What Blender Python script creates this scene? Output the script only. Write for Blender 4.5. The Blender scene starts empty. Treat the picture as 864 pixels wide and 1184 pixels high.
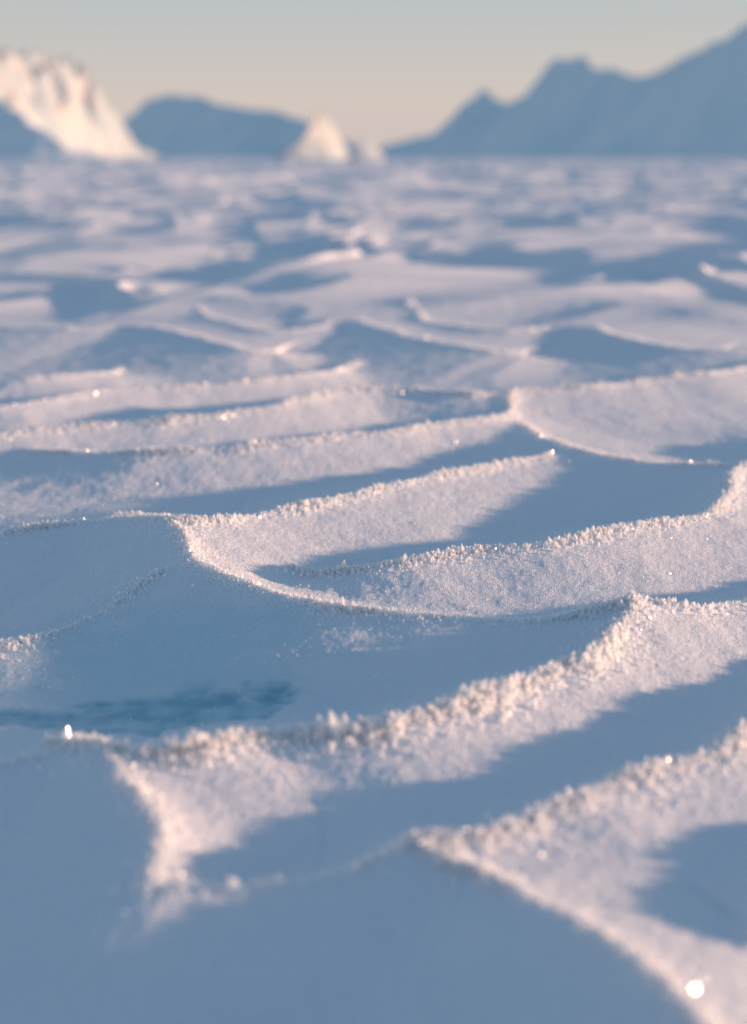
import bpy, math, numpy as np, time
from mathutils import Vector
T0=time.time()
rng=np.random.default_rng(7)
f32=np.float32
sc=bpy.context.scene
sc.view_settings.view_transform='Standard'; sc.view_settings.look='None'; sc.view_settings.exposure=0
SUN_EL=math.radians(5.6); SUN_AZ=math.atan2(1,0.02)

# ---------------- noise
_perm=rng.permutation(1024).astype(np.int32)
_ang=rng.random(1024).astype(f32)*2*np.pi
_gx=np.cos(_ang); _gy=np.sin(_ang)
def perlin(x,y,seed=0):
    xf=np.floor(x); yf=np.floor(y)
    xi=xf.astype(np.int32); yi=yf.astype(np.int32)
    fx=(x-xf).astype(f32); fy=(y-yf).astype(f32)
    u=fx*fx*fx*(fx*(fx*6-15)+10); v=fy*fy*fy*(fy*(fy*6-15)+10)
    def g(ix,iy,dx,dy):
        h=_perm[(_perm[(ix+seed*57)&1023]+iy)&1023]
        return _gx[h]*dx+_gy[h]*dy
    a=g(xi,yi,fx,fy); b=g(xi+1,yi,fx-1,fy); c=g(xi,yi+1,fx,fy-1); d=g(xi+1,yi+1,fx-1,fy-1)
    return (a+u*(b-a)+v*((c+u*(d-c))-(a+u*(b-a))))*1.4
def sstep(a,b,x):
    t=np.clip((x-a)/(b-a),0,1); return t*t*(3-2*t)

# ---------------- sastrugi crests: x,y,height in millimetres; far width, near width (m), frost amount
CR=[
 ("-575,2090,30 -464,2133,35 -365,2113,50 -285,2032,55 -233,1850,55 -148,1740,50 -56,1672,50 40,1641,50 135,1625,50 231,1638,50 328,1650,55",.26,.36,.8),
 ("-422,2273,10 -285,2068,55 -181,2157,50 -46,2261,50 72,2389,50 203,2524,45 342,2679,35",.25,.30,1),
 ("-128,1962,10 -39,1896,35 58,1895,48 159,1946,50 263,1980,52 377,2058,55 504,2157,50 612,2317,50 714,2531,45 972,2943,30",.22,.30,1),
 ("317,3014,20 349,2889,35 397,2713,40 473,2615,40 573,2546,45 684,2516,45 820,2562,30",.28,.33,.7),
 ("-517,1612,10 -458,1629,15 -401,1663,20 -351,1741,20 -290,1862,10",.12,.15,.8),
 ("-322,1305,20 -266,1245,50 -207,1238,55 -151,1259,60 -86,1281,55 -10,1275,55 41,1291,60 113,1341,60 172,1401,60 240,1490,60 328,1650,55",.26,.44,2.2),
 ("-418,1227,30 -356,1239,35 -309,1251,40 -265,1241,50 -225,1152,52 -195,1062,52 -193,970,45",.24,.33,.5),
 ("-218,988,20 -181,976,42 -129,986,45 -56,1004,46 -1,1037,44 27,1070,40",.15,.34,.3),
 ("27,1070,40 68,1022,50 110,963,60 164,889,68 200,832,70 222,780,70 239,722,65 250,654,50",.42,.30,.8),
 ("20,1067,40 79,1082,40 126,1114,46 173,1135,52 224,1167,55 296,1210,55 363,1271,55 492,1422,50 628,1590,40",.24,.40,1.4),
 ("264,917,30 299,934,55 371,999,55 499,1114,50",.25,.25,.5),
 ("328,1650,55 394,1657,48 472,1690,45 605,1782,45 787,1956,30",.22,.34,.6),
 ("-873,2831,30 -762,2819,45 -604,2913,45 -432,2983,48 -254,3092,55 -66,3300,66 78,3317,60 259,3261,55 428,3316,50 613,3432,50 834,3657,30",.24,.21,1),
 ("-675,2741,20 -525,2679,42 -388,2664,48 -224,2705,48 -56,2794,52 86,2868,52 259,3003,48 387,3306,10",.20,.19,1),
 ("-973,3171,30 -854,3177,45 -685,3321,45 -500,3477,45 -295,3604,45 -142,3712,40 -5,3993,10",.22,.15,.8),
 ("-1090,3571,30 -901,3529,50 -766,3615,50 -688,3943,10",.2,.16,.5),
 ("591,3557,30 773,3586,50 1015,3802,50 1307,4175,40",.25,.20,.5),
 ("125,5384,20 256,4736,50 409,4501,55 593,4644,52 730,4612,62 786,4288,64 879,4102,62 992,4045,60 1117,4045,55 1306,4008,50",.46,.34,.5),
 ("-671,5291,30 -500,4736,50 -339,4524,54 -203,4601,52 -94,4811,56 22,4558,58 177,4242,56 341,4008,50 536,3975,20",.44,.36,.4),
 ("-1458,4831,45 -1255,4736,48 -993,4595,54 -780,4674,54 -537,4327,56 -331,4063,52 -132,4097,20",.42,.34,.3),
]
def parse(s,k): return np.array([[float(c)*k for c in q.split(',')] for q in s.split()])
def catmull(p,step):
    p=np.array(p,float); p=np.vstack([2*p[0]-p[1],p,2*p[-1]-p[-2]])
    out=[]
    for i in range(1,len(p)-2):
        n=max(2,int(np.linalg.norm((p[i+1]-p[i])[:2])/step))
        t=np.linspace(0,1,n,endpoint=False)[:,None]
        a,b,c,d=p[i-1],p[i],p[i+1],p[i+2]
        out.append(.5*((2*b)+(-a+c)*t+(2*a-5*b+4*c-d)*t*t+(-a+3*b-3*c+d)*t**3))
    out.append(p[-2][None]); o=np.vstack(out); o[:,2]=np.maximum(o[:,2],0.002); return o
CURVES=[]
for pts,wl,wr,fr in CR:
    w=parse(pts,.001)
    ym=w[:,1].mean()
    m=min(max(ym/2.0,.85),3.2)
    CURVES.append((catmull(w,.012*ym),wl*m,wr*m,fr))

def line_field(poly,wl,wr,x,y,pw=1.5):
    """height contributed by one crest on points x,y"""
    W=max(wl,wr)
    out=np.zeros(x.shape,f32)
    sel=np.nonzero((x>poly[:,0].min()-W)&(x<poly[:,0].max()+W)&(y>poly[:,1].min()-W)&(y<poly[:,1].max()+W))[0]
    if len(sel)==0: return out
    X=x[sel];Y=y[sel]
    best=np.full(X.shape,1e9,f32); H=np.zeros(X.shape,f32); S=np.zeros(X.shape,f32)
    for a,b in zip(poly[:-1],poly[1:]):
        dx,dy=f32(b[0]-a[0]),f32(b[1]-a[1]); L2=dx*dx+dy*dy+f32(1e-12)
        rx=X-f32(a[0]); ry=Y-f32(a[1])
        t=np.clip((rx*dx+ry*dy)/L2,0,1)
        ex=rx-t*dx; ey=ry-t*dy; d2=ex*ex+ey*ey
        mk=d2<best
        best=np.where(mk,d2,best)
        H=np.where(mk,f32(a[2])+t*f32(b[2]-a[2]),H)
        S=np.where(mk,(dx*ey-dy*ex)/np.sqrt(L2),S)
    d=np.sqrt(best)
    s=S/np.maximum(d,1e-6)
    Wd=wr+(wl-wr)*(.5+.5*s)
    out[sel]=H*np.clip(1-d/Wd,0,1)**pw
    return out

def dunes(x,y,r):
    ux=x+perlin(x*.5,y*.5,5)*.6; uy=y-x*.25+perlin(x*.5,y*.5,6)*.6
    n0=perlin(ux*.22,uy*.2,11); n1=perlin(ux*.62,uy*.7,7); n2=perlin(ux*1.35+7,uy*1.5,8)
    r0=np.clip(1-np.sqrt(n0*n0+.0006)*2.0,0,1)**1.4
    r1=np.clip(1-np.sqrt(n1*n1+.0006)*2.0,0,1)**1.4; r2=np.clip(1-np.sqrt(n2*n2+.0010)*1.9,0,1)**1.4
    big=perlin(x*.22,y*.25,9)
    k=sstep(9,26,r)
    return (.075+.03*big)*r1*(1+.7*k)+.05*r2*(1-.6*k)+.035*big+.15*r0*k
def height(x,y):
    x=x.astype(f32);y=y.astype(f32)
    wx=x+perlin(x*3.1,y*3.1,1)*.03+perlin(x*11,y*11,2)*.007
    wy=y+perlin(x*3.1,y*3.1,3)*.03+perlin(x*11,y*11,4)*.007
    wx=wx+perlin(x*40,y*40,12)*.0016; wy=wy+perlin(x*40,y*40,13)*.0016
    md=sstep(2.6,3.6,y)*.07
    wx=wx+perlin(x*1.4,y*1.4,17)*md; wy=wy+perlin(x*1.4,y*1.4,18)*md
    acc=np.zeros(x.shape,f32)
    for poly,wl,wr,fr in CURVES:
        hh=line_field(poly,wl,wr,wx,wy)
        acc+=hh**4
    e=acc**.25
    # wind-carved field, crests pushed over to the lee side
    r=np.sqrt(x*x+y*y)
    d0=dunes(x,y,r); d0=dunes(x+2.4*d0,y+1.2*d0,r)
    far=dunes(x+2.4*d0,y+1.2*d0,r)+.02
    side=sstep(0,1,(np.abs(x)-.36*np.abs(y)-.30)/.6)*(.4+.6*sstep(3.5,5.5,y))
    w=np.maximum(sstep(4.5,5.9,y),side); w=np.maximum(w,.5*(1-sstep(.45,.75,y)))
    far=far*w
    h=(np.maximum(e,0)**4+np.maximum(far,0)**4)**.25+np.minimum(far,0)
    h=h+.005*perlin(x*2.2,y*2.2,10)*(1-w)
    near=1-sstep(4,9,r)
    h=h+near*(.0013*perlin(x*18+y*6,y*24,14)+.0005*perlin(x*60,y*60,15)+.0004*perlin(x*150,y*150,16))
    return h

def ice_mask(x,y):
    x=x.astype(f32);y=y.astype(f32)
    n=perlin(x*14,y*20,20)*.5+perlin(x*45,y*60,21)*.25
    a=1-np.sqrt(((x+.235-.25*(y-1.44))/.15)**2+((y-1.44-.10*(x+.235))/.070)**2)
    b=1-np.sqrt(((x+.41)/.08)**2+((y-1.43)/.035)**2)
    hard=sstep(0,.22,np.maximum(a,b)+n*.55)*.85
    s=1-np.sqrt(((x+.25)/.30)**2+((y-1.60)/.26)**2)
    soft=sstep(0,.8,s+n*.5)*.6
    return hard,soft

def mesh_from(name,verts,faces,smooth=True):
    me=bpy.data.meshes.new(name)
    nv=len(verts); nf,k=faces.shape
    me.vertices.add(nv); me.vertices.foreach_set('co',verts.astype(f32).ravel())
    me.loops.add(nf*k); me.loops.foreach_set('vertex_index',faces.astype(np.int32).ravel())
    me.polygons.add(nf); me.polygons.foreach_set('loop_start',np.arange(0,nf*k,k,dtype=np.int32))
    me.polygons.foreach_set('loop_total',np.full(nf,k,np.int32))
    me.polygons.foreach_set('use_smooth',np.full(nf,smooth))
    me.update(calc_edges=True)
    ob=bpy.data.objects.new(name,me); sc.collection.objects.link(ob); return ob
def gridfaces(nr,nc):
    i=np.arange(nr*nc,dtype=np.int32).reshape(nr,nc)
    return np.stack([i[:-1,:-1],i[:-1,1:],i[1:,1:],i[1:,:-1]],-1).reshape(-1,4)

# ---------------- ground sheet
rows=np.concatenate([np.linspace(-4,.5,40,endpoint=False),np.geomspace(.5,7,1250,endpoint=False),np.geomspace(7,60,420,endpoint=False),np.geomspace(60,4000,120)])
NC=1300
s=np.linspace(-1,1,NC); cs=.42*s+.58*s**3
half=1.2+.8*np.maximum(rows,0)
X=(half[:,None]*cs[None,:]).ravel(); Y=np.repeat(rows,NC)
Z=height(X,Y)
hard,soft=ice_mask(X,Y)
Z=Z*(1-hard)+(Z*.55-.004)*hard
ground=mesh_from('snow_ground',np.stack([X,Y,Z],-1),gridfaces(len(rows),NC))
at=ground.data.attributes.new('ice','FLOAT','POINT'); at.data.foreach_set('value',hard.astype(f32))
at=ground.data.attributes.new('softice','FLOAT','POINT'); at.data.foreach_set('value',soft.astype(f32))

# ---------------- materials
def mat(name):
    m=bpy.data.materials.new(name); m.use_nodes=True; nt=m.node_tree
    return m,nt,nt.nodes['Principled BSDF'],nt.nodes['Material Output']
def N(nt,t,**k):
    n=nt.nodes.new(t)
    for a,b in k.items(): setattr(n,a,b)
    return n
m,nt,bs,out=mat('snow'); L=nt.links.new
geo=N(nt,'ShaderNodeNewGeometry')
def noise(sc_,det=2,rough=.5):
    n=N(nt,'ShaderNodeTexNoise'); n.inputs['Scale'].default_value=sc_; n.inputs['Detail'].default_value=det; n.inputs['Roughness'].default_value=rough
    L(geo.outputs['Position'],n.inputs['Vector']); return n
n1=noise(480,2,.6); n2=noise(150,2,.5); n3=noise(9,3,.6)
cr=N(nt,'ShaderNodeMix',data_type='RGBA'); cr.inputs[6].default_value=(.84,.88,.93,1); cr.inputs[7].default_value=(.90,.92,.95,1)
L(n3.outputs[0],cr.inputs[0])
a1=N(nt,'ShaderNodeAttribute',attribute_name='ice'); a2=N(nt,'ShaderNodeAttribute',attribute_name='softice')
mx=N(nt,'ShaderNodeMix',data_type='RGBA'); L(a2.outputs['Fac'],mx.inputs[0]); L(cr.outputs[2],mx.inputs[6]); mx.inputs[7].default_value=(.54,.78,.86,1)
mx2=N(nt,'ShaderNodeMix',data_type='RGBA'); L(a1.outputs['Fac'],mx2.inputs[0]); L(mx.outputs[2],mx2.inputs[6])
n4=noise(32,4,.55); ic=N(nt,'ShaderNodeMix',data_type='RGBA'); ic.inputs[6].default_value=(.15,.42,.53,1); ic.inputs[7].default_value=(.42,.68,.75,1)
rp=N(nt,'ShaderNodeMapRange'); rp.inputs[1].default_value=.38; rp.inputs[2].default_value=.64; L(n4.outputs[0],rp.inputs[0]); L(rp.outputs[0],ic.inputs[0]); L(ic.outputs[2],mx2.inputs[7])
L(mx2.outputs[2],bs.inputs['Base Color'])
rr=N(nt,'ShaderNodeMapRange'); L(a1.outputs['Fac'],rr.inputs[0]); rr.inputs[3].default_value=.6; rr.inputs[4].default_value=.22; L(rr.outputs[0],bs.inputs['Roughness'])
b1=N(nt,'ShaderNodeBump'); b1.inputs['Distance'].default_value=.0018
b2=N(nt,'ShaderNodeBump'); b2.inputs['Distance'].default_value=.0019; b2.inputs['Strength'].default_value=.6
iv=N(nt,'ShaderNodeMath',operation='SUBTRACT'); iv.inputs[0].default_value=1; L(a1.outputs['Fac'],iv.inputs[1])
L(iv.outputs[0],b1.inputs['Strength'])
L(n1.outputs[0],b1.inputs['Height']); L(n2.outputs[0],b2.inputs['Height']); L(b2.outputs[0],b1.inputs['Normal']); L(b1.outputs[0],bs.inputs['Normal'])
bs.inputs['Specular IOR Level'].default_value=.3
ground.data.materials.append(m)

def frostmat(name,r0,r1,trans,transp,gl):
    # thin ice blade: scatters light to both sides, with a glossy facet on top
    m2=bpy.data.materials.new(name); m2.use_nodes=True; nt=m2.node_tree; L=nt.links.new
    nt.nodes.remove(nt.nodes['Principled BSDF']); out=nt.nodes['Material Output']
    g2=N(nt,'ShaderNodeNewGeometry')
    df=N(nt,'ShaderNodeBsdfDiffuse'); df.inputs[0].default_value=(.98,.99,1,1)
    tr=N(nt,'ShaderNodeBsdfTranslucent'); tr.inputs[0].default_value=(.98,.99,1,1)
    ms=N(nt,'ShaderNodeMixShader'); ms.inputs[0].default_value=trans; L(df.outputs[0],ms.inputs[1]); L(tr.outputs[0],ms.inputs[2])
    gls=N(nt,'ShaderNodeBsdfGlossy'); gls.inputs[0].default_value=(1,1,1,1)
    r2=N(nt,'ShaderNodeMapRange'); L(g2.outputs['Random Per Island'],r2.inputs[0]); r2.inputs[3].default_value=r0; r2.inputs[4].default_value=r1; L(r2.outputs[0],gls.inputs['Roughness'])
    mg=N(nt,'ShaderNodeMixShader'); mg.inputs[0].default_value=gl; L(ms.outputs[0],mg.inputs[1]); L(gls.outputs[0],mg.inputs[2])
    tp=N(nt,'ShaderNodeBsdfTransparent'); ms2=N(nt,'ShaderNodeMixShader'); ms2.inputs[0].default_value=transp; L(mg.outputs[0],ms2.inputs[1]); L(tp.outputs[0],ms2.inputs[2]); L(ms2.outputs[0],out.inputs[0])
    return m2
m2=frostmat('frost_crystal',.12,.30,.5,.25,.08)
m3=frostmat('frost_plate',.20,.28,.4,.2,.34)

# ---------------- frost crystals: pairs of crossed, pointed ice blades
def crystals(name,x,y,z,length,width,lean):
    n=len(x)
    az=rng.random(n)*2*np.pi; tl=lean
    d=np.stack([np.cos(az)*np.sin(tl),np.sin(az)*np.sin(tl),np.cos(tl)],-1)
    q=rng.normal(size=(n,3)); a=np.cross(d,q); a/=np.linalg.norm(a,axis=1)[:,None]; b=np.cross(d,a)
    c=np.stack([x,y,z],-1)-d*(length*.25)[:,None]
    mid=.45+.35*rng.random(n)
    V=np.zeros((n,8,3))
    tip=c+d*length[:,None]+a*(width*.2*rng.normal(size=n))[:,None]
    for o,ax_,k in ((0,a,.5),(4,b,.38)):
        V[:,o]=c
        V[:,o+1]=c+d*(length*mid)[:,None]+ax_*(width*k)[:,None]
        V[:,o+2]=tip
        V[:,o+3]=c+d*(length*mid*.9)[:,None]-ax_*(width*k)[:,None]
    F=np.array([(0,1,2),(0,2,3),(4,5,6),(4,6,7)])[None]+(np.arange(n)*8)[:,None,None]
    ob=mesh_from(name,V.reshape(-1,3),F.reshape(-1,3),False); ob.data.materials.append(m2); return ob
def plates(name,x,y,z,rad):
    n=len(x)
    d=rng.normal(size=(n,3)); d[:,2]=np.abs(d[:,2])*1.3; d/=np.linalg.norm(d,axis=1)[:,None]
    q=rng.normal(size=(n,3)); a=np.cross(d,q); a/=np.linalg.norm(a,axis=1)[:,None]; b=np.cross(d,a)
    c=np.stack([x,y,z+rad*.6],-1)
    V=np.stack([c+a*(rad*math.cos(k*math.pi/3)*(1 if k%2 else .85))[:,None]+b*(rad*math.sin(k*math.pi/3))[:,None] for k in range(6)],1)
    F=np.array([(0,1,2,3),(0,3,4,5)])[None]+(np.arange(n)*6)[:,None,None]
    ob=mesh_from(name,V.reshape(-1,3),F.reshape(-1,4),False); ob.data.materials.append(m3); return ob
xs=[];ys=[];ls=[];lean=[]
for poly,wl,wr,fr in CURVES:
    seg=np.linalg.norm(np.diff(poly[:,:2],axis=0),axis=1); cum=np.r_[0,np.cumsum(seg)]
    n=int(cum[-1]*4200*min(1.3,max(fr,.4)))
    t=rng.random(n)*cum[-1]
    px=np.interp(t,cum,poly[:,0]); py=np.interp(t,cum,poly[:,1])
    qx,qy=px.copy(),py.copy()
    for _ in range(4):
        md=sstep(2.6,3.6,qy)*.07
        ox=perlin(qx*3.1,qy*3.1,1)*.03+perlin(qx*11,qy*11,2)*.007+perlin(qx*1.4,qy*1.4,17)*md; oy=perlin(qx*3.1,qy*3.1,3)*.03+perlin(qx*11,qy*11,4)*.007+perlin(qx*1.4,qy*1.4,18)*md
        qx,qy=px-ox,py-oy
    cl=.5+.5*np.clip(perlin(t*9,t*0+fr*3,30)*1.6,-1,1)
    sp=rng.exponential(1,n)*.010*(.6+fr*.6)*rng.choice([-1,1],n,p=[.35,.65])
    tx=np.interp(t,.5*(cum[1:]+cum[:-1]),np.diff(poly[:,0])/seg); ty=np.interp(t,.5*(cum[1:]+cum[:-1]),np.diff(poly[:,1])/seg)
    nx,ny=-ty,tx
    xs.append(qx+nx*sp); ys.append(qy+ny*sp)
    ln=(.0048+.0068*rng.random(n)**2)*(.55+.9*cl)*(.75+.45*fr)*np.exp(-np.abs(sp)/.035)*np.where(rng.random(n)<.02,1.5,1)
    ls.append(ln); lean.append(np.abs(rng.normal(0,.6,n)))
x=np.concatenate(xs);y=np.concatenate(ys);l=np.concatenate(ls);le=np.concatenate(lean)
z=height(x,y)
crystals('hoar_frost_crystals',x,y,z,l*1.25,l*.6,le)
# larger flat frost plates, mostly sitting in the crest frost
pk=rng.choice(len(x),15000,replace=False)
n=5000
py_=.8+3.4*rng.random(n)**1.2; px_=(rng.random(n)*2-1)*(.35*py_+.15)
ax=np.r_[x[pk],px_]; ay=np.r_[y[pk],py_]; az_=height(ax,ay)
plates('frost_plates',ax,ay,az_+np.r_[l[pk]*.6,np.zeros(n)],np.r_[.0012+.0012*rng.random(15000),.0008+.0009*rng.random(n)])
# loose grains of frost
n=70000
y=.8+3.4*rng.random(n)**1.2; x=(rng.random(n)*2-1)*(.35*y+.15)
z=height(x,y); l=.0012+.0028*rng.random(n)**6
h_,s_=ice_mask(x,y); k=h_<.3
crystals('snow_grains',x[k],y[k],z[k],l[k],l[k]*.6,np.abs(rng.normal(0,.9,k.sum())))

# ---------------- mountains and icebergs (crest points x,y,z in decimetres)
def berg(name,crest,wl,wr,step,material,pw=1.1,rough=.06,nscale=.12,warp=.35):
    w=parse(crest,.1); poly=catmull(w,step*1.5)
    Wm=max(wl,wr)*1.2
    gx=np.arange(poly[:,0].min()-Wm,poly[:,0].max()+Wm,step); gy=np.arange(poly[:,1].min()-Wm,poly[:,1].max()+Wm,step)
    A,B=np.meshgrid(gx,gy); a=A.ravel();b=B.ravel()
    hm=poly[:,2].max()
    amp=hm*warp
    wa=a+perlin(a*nscale*.8,b*nscale*.8,40)*amp*.5+perlin(a*nscale*3,b*nscale*3,42)*amp*.15
    wb=b+perlin(a*nscale*.8,b*nscale*.8,41)*amp*.5+perlin(a*nscale*3,b*nscale*3,43)*amp*.15
    h=line_field(poly,wl,wr,wa.astype(f32),wb.astype(f32),pw)
    r=(1-np.abs(perlin(a*nscale*1.3,b*nscale*1.3,44))*2)+.5*(1-np.abs(perlin(a*nscale*3,b*nscale*3,45))*2)+.25*perlin(a*nscale*8,b*nscale*8,46)
    h=h*(1+rough*(r-.7))-.15
    ob=mesh_from(name,np.stack([a,b,h],-1),gridfaces(len(gy),len(gx)))
    ob.data.materials.append(material)
    return ob
def bergmat(name,c1,c2,scale):
    m,nt,bs,out=mat(name); L=nt.links.new
    g=N(nt,'ShaderNodeNewGeometry'); n=N(nt,'ShaderNodeTexNoise'); n.inputs['Scale'].default_value=scale; n.inputs['Detail'].default_value=5
    mp=N(nt,'ShaderNodeMapping'); mp.inputs['Scale'].default_value=(1,1,.35); L(g.outputs['Position'],mp.inputs[0]); L(mp.outputs[0],n.inputs['Vector'])
    mx=N(nt,'ShaderNodeMix',data_type='RGBA'); mx.inputs[6].default_value=c1+(1,); mx.inputs[7].default_value=c2+(1,)
    rp=N(nt,'ShaderNodeMapRange'); rp.inputs[1].default_value=.35; rp.inputs[2].default_value=.65; L(n.outputs[0],rp.inputs[0]); L(rp.outputs[0],mx.inputs[0]); L(mx.outputs[2],bs.inputs['Base Color'])
    bs.inputs['Roughness'].default_value=.7
    b=N(nt,'ShaderNodeBump'); b.inputs['Distance'].default_value=.6; b.inputs['Strength'].default_value=.6; L(n.outputs[0],b.inputs['Height']); L(b.outputs[0],bs.inputs['Normal'])
    return m
mi=bergmat('iceberg_ice',(.34,.46,.54),(.54,.56,.56),.25)
mm=bergmat('glacier_snow_rock',(.74,.86,.89),(.88,.93,.94),.04)
berg('iceberg','-639,1850,164 -595,1950,156 -556,2100,152 -523,2220,153 -474,2350,151 -467,2410,128 -448,2480,75 -430,2560,13',6,6,.5,mi,.7,.16,.2,.2)
berg('iceberg','-704,2100,150 -506,1750,101 -404,1550,67 -337,1450,36 -298,1400,11',8,6,.4,mm,.9,.08,.12,.2)
berg('iceberg','-125,1960,9 -111,1990,20 -98,2020,32 -85,2050,51 -73,2080,69 -60,2110,50 -46,2140,17',1.8,3.0,.15,mi,1.0,.14,.5,.12)
berg('iceberg','-24,1820,13 -9,1850,30 2,1880,15',1.5,1.8,.15,mi,.9,.1,.6,.1)
berg('added_shade_mountain','-1095,6400,15 -966,6000,187 -816,5600,226 -635,5200,210 -498,4900,170 -338,4500,142 -241,4200,116 -198,4050,42',26,20,1.2,mm,.8,.06,.05,.12)
berg('added_shade_mountain','-40,9500,42 265,9300,116 470,9000,164 568,8800,251 616,8700,387 663,8660,405 727,8600,314 844,8400,288 920,8100,415 987,7900,520 1084,7700,507 1172,7450,454 1295,7150,383 1370,6900,401 1423,6600,465 1537,6100,532 1621,5600,560 1705,5100,608 1778,4300,584 1943,3800,516',50,40,2.2,mm,.85,.05,.03,.12)  # out-of-view near end of this crest is added to shade the middle hill
berg('added_shade_mountain','850,9000,330 1142,8900,400 1451,8800,450 1969,8700,560 2464,8700,700 3759,8700,872',60,40,4,mm,.85,.05,.03,.12)  # unseen range, added behind the main mountain to keep sun off its spire

# ---------------- light
w=bpy.data.worlds.new('World'); sc.world=w; w.use_nodes=True; nt=w.node_tree; L=nt.links.new
sky=nt.nodes.new('ShaderNodeTexSky'); sky.sky_type='NISHITA'; sky.sun_disc=False
sky.sun_elevation=SUN_EL; sky.sun_rotation=SUN_AZ; sky.air_density=1.0; sky.dust_density=1.5; sky.ozone_density=2.0
bg=nt.nodes['Background']; bg.inputs[1].default_value=.12
tc=N(nt,'ShaderNodeTexCoord'); sx=N(nt,'ShaderNodeSeparateXYZ'); L(tc.outputs['Generated'],sx.inputs[0])
ramp=N(nt,'ShaderNodeValToRGB'); L(sx.outputs[2],ramp.inputs[0])
els=[(0,(.71,.60,.58)),(.035,(.73,.63,.58)),(.11,(.53,.58,.60)),(.30,(.23,.34,.46)),(1,(.125,.24,.42))]
cr_=ramp.color_ramp
while len(cr_.elements)<len(els): cr_.elements.new(.5)
for e,(p,c) in zip(cr_.elements,els): e.position=p; e.color=c+(1,)
vm=N(nt,'ShaderNodeVectorMath',operation='SCALE'); vm.inputs['Scale'].default_value=1/.12; L(ramp.outputs[0],vm.inputs[0])
mx=N(nt,'ShaderNodeMix',data_type='RGBA'); mx.inputs[0].default_value=.87; L(sky.outputs[0],mx.inputs[6]); L(vm.outputs[0],mx.inputs[7]); L(mx.outputs[2],bg.inputs[0])
ld=bpy.data.lights.new('sun','SUN'); ld.energy=6.8; ld.angle=math.radians(1.4); ld.color=(1,.60,.39)
lo=bpy.data.objects.new('sun',ld); sc.collection.objects.link(lo)
sd=Vector((math.sin(SUN_AZ)*math.cos(SUN_EL),math.cos(SUN_AZ)*math.cos(SUN_EL),math.sin(SUN_EL)))
lo.rotation_euler=sd.to_track_quat('Z','Y').to_euler()

cd=bpy.data.cameras.new('camera'); co=bpy.data.objects.new('camera',cd); sc.collection.objects.link(co)
co.location=(0,0,.6); co.rotation_euler=(math.radians(90-14.2),0,0)
cd.sensor_fit='VERTICAL'; cd.sensor_height=36; cd.lens=49.44; cd.clip_end=9000; cd.clip_start=.01
cd.dof.use_dof=True; cd.dof.focus_distance=1.9; cd.dof.aperture_fstop=2.3
sc.camera=co
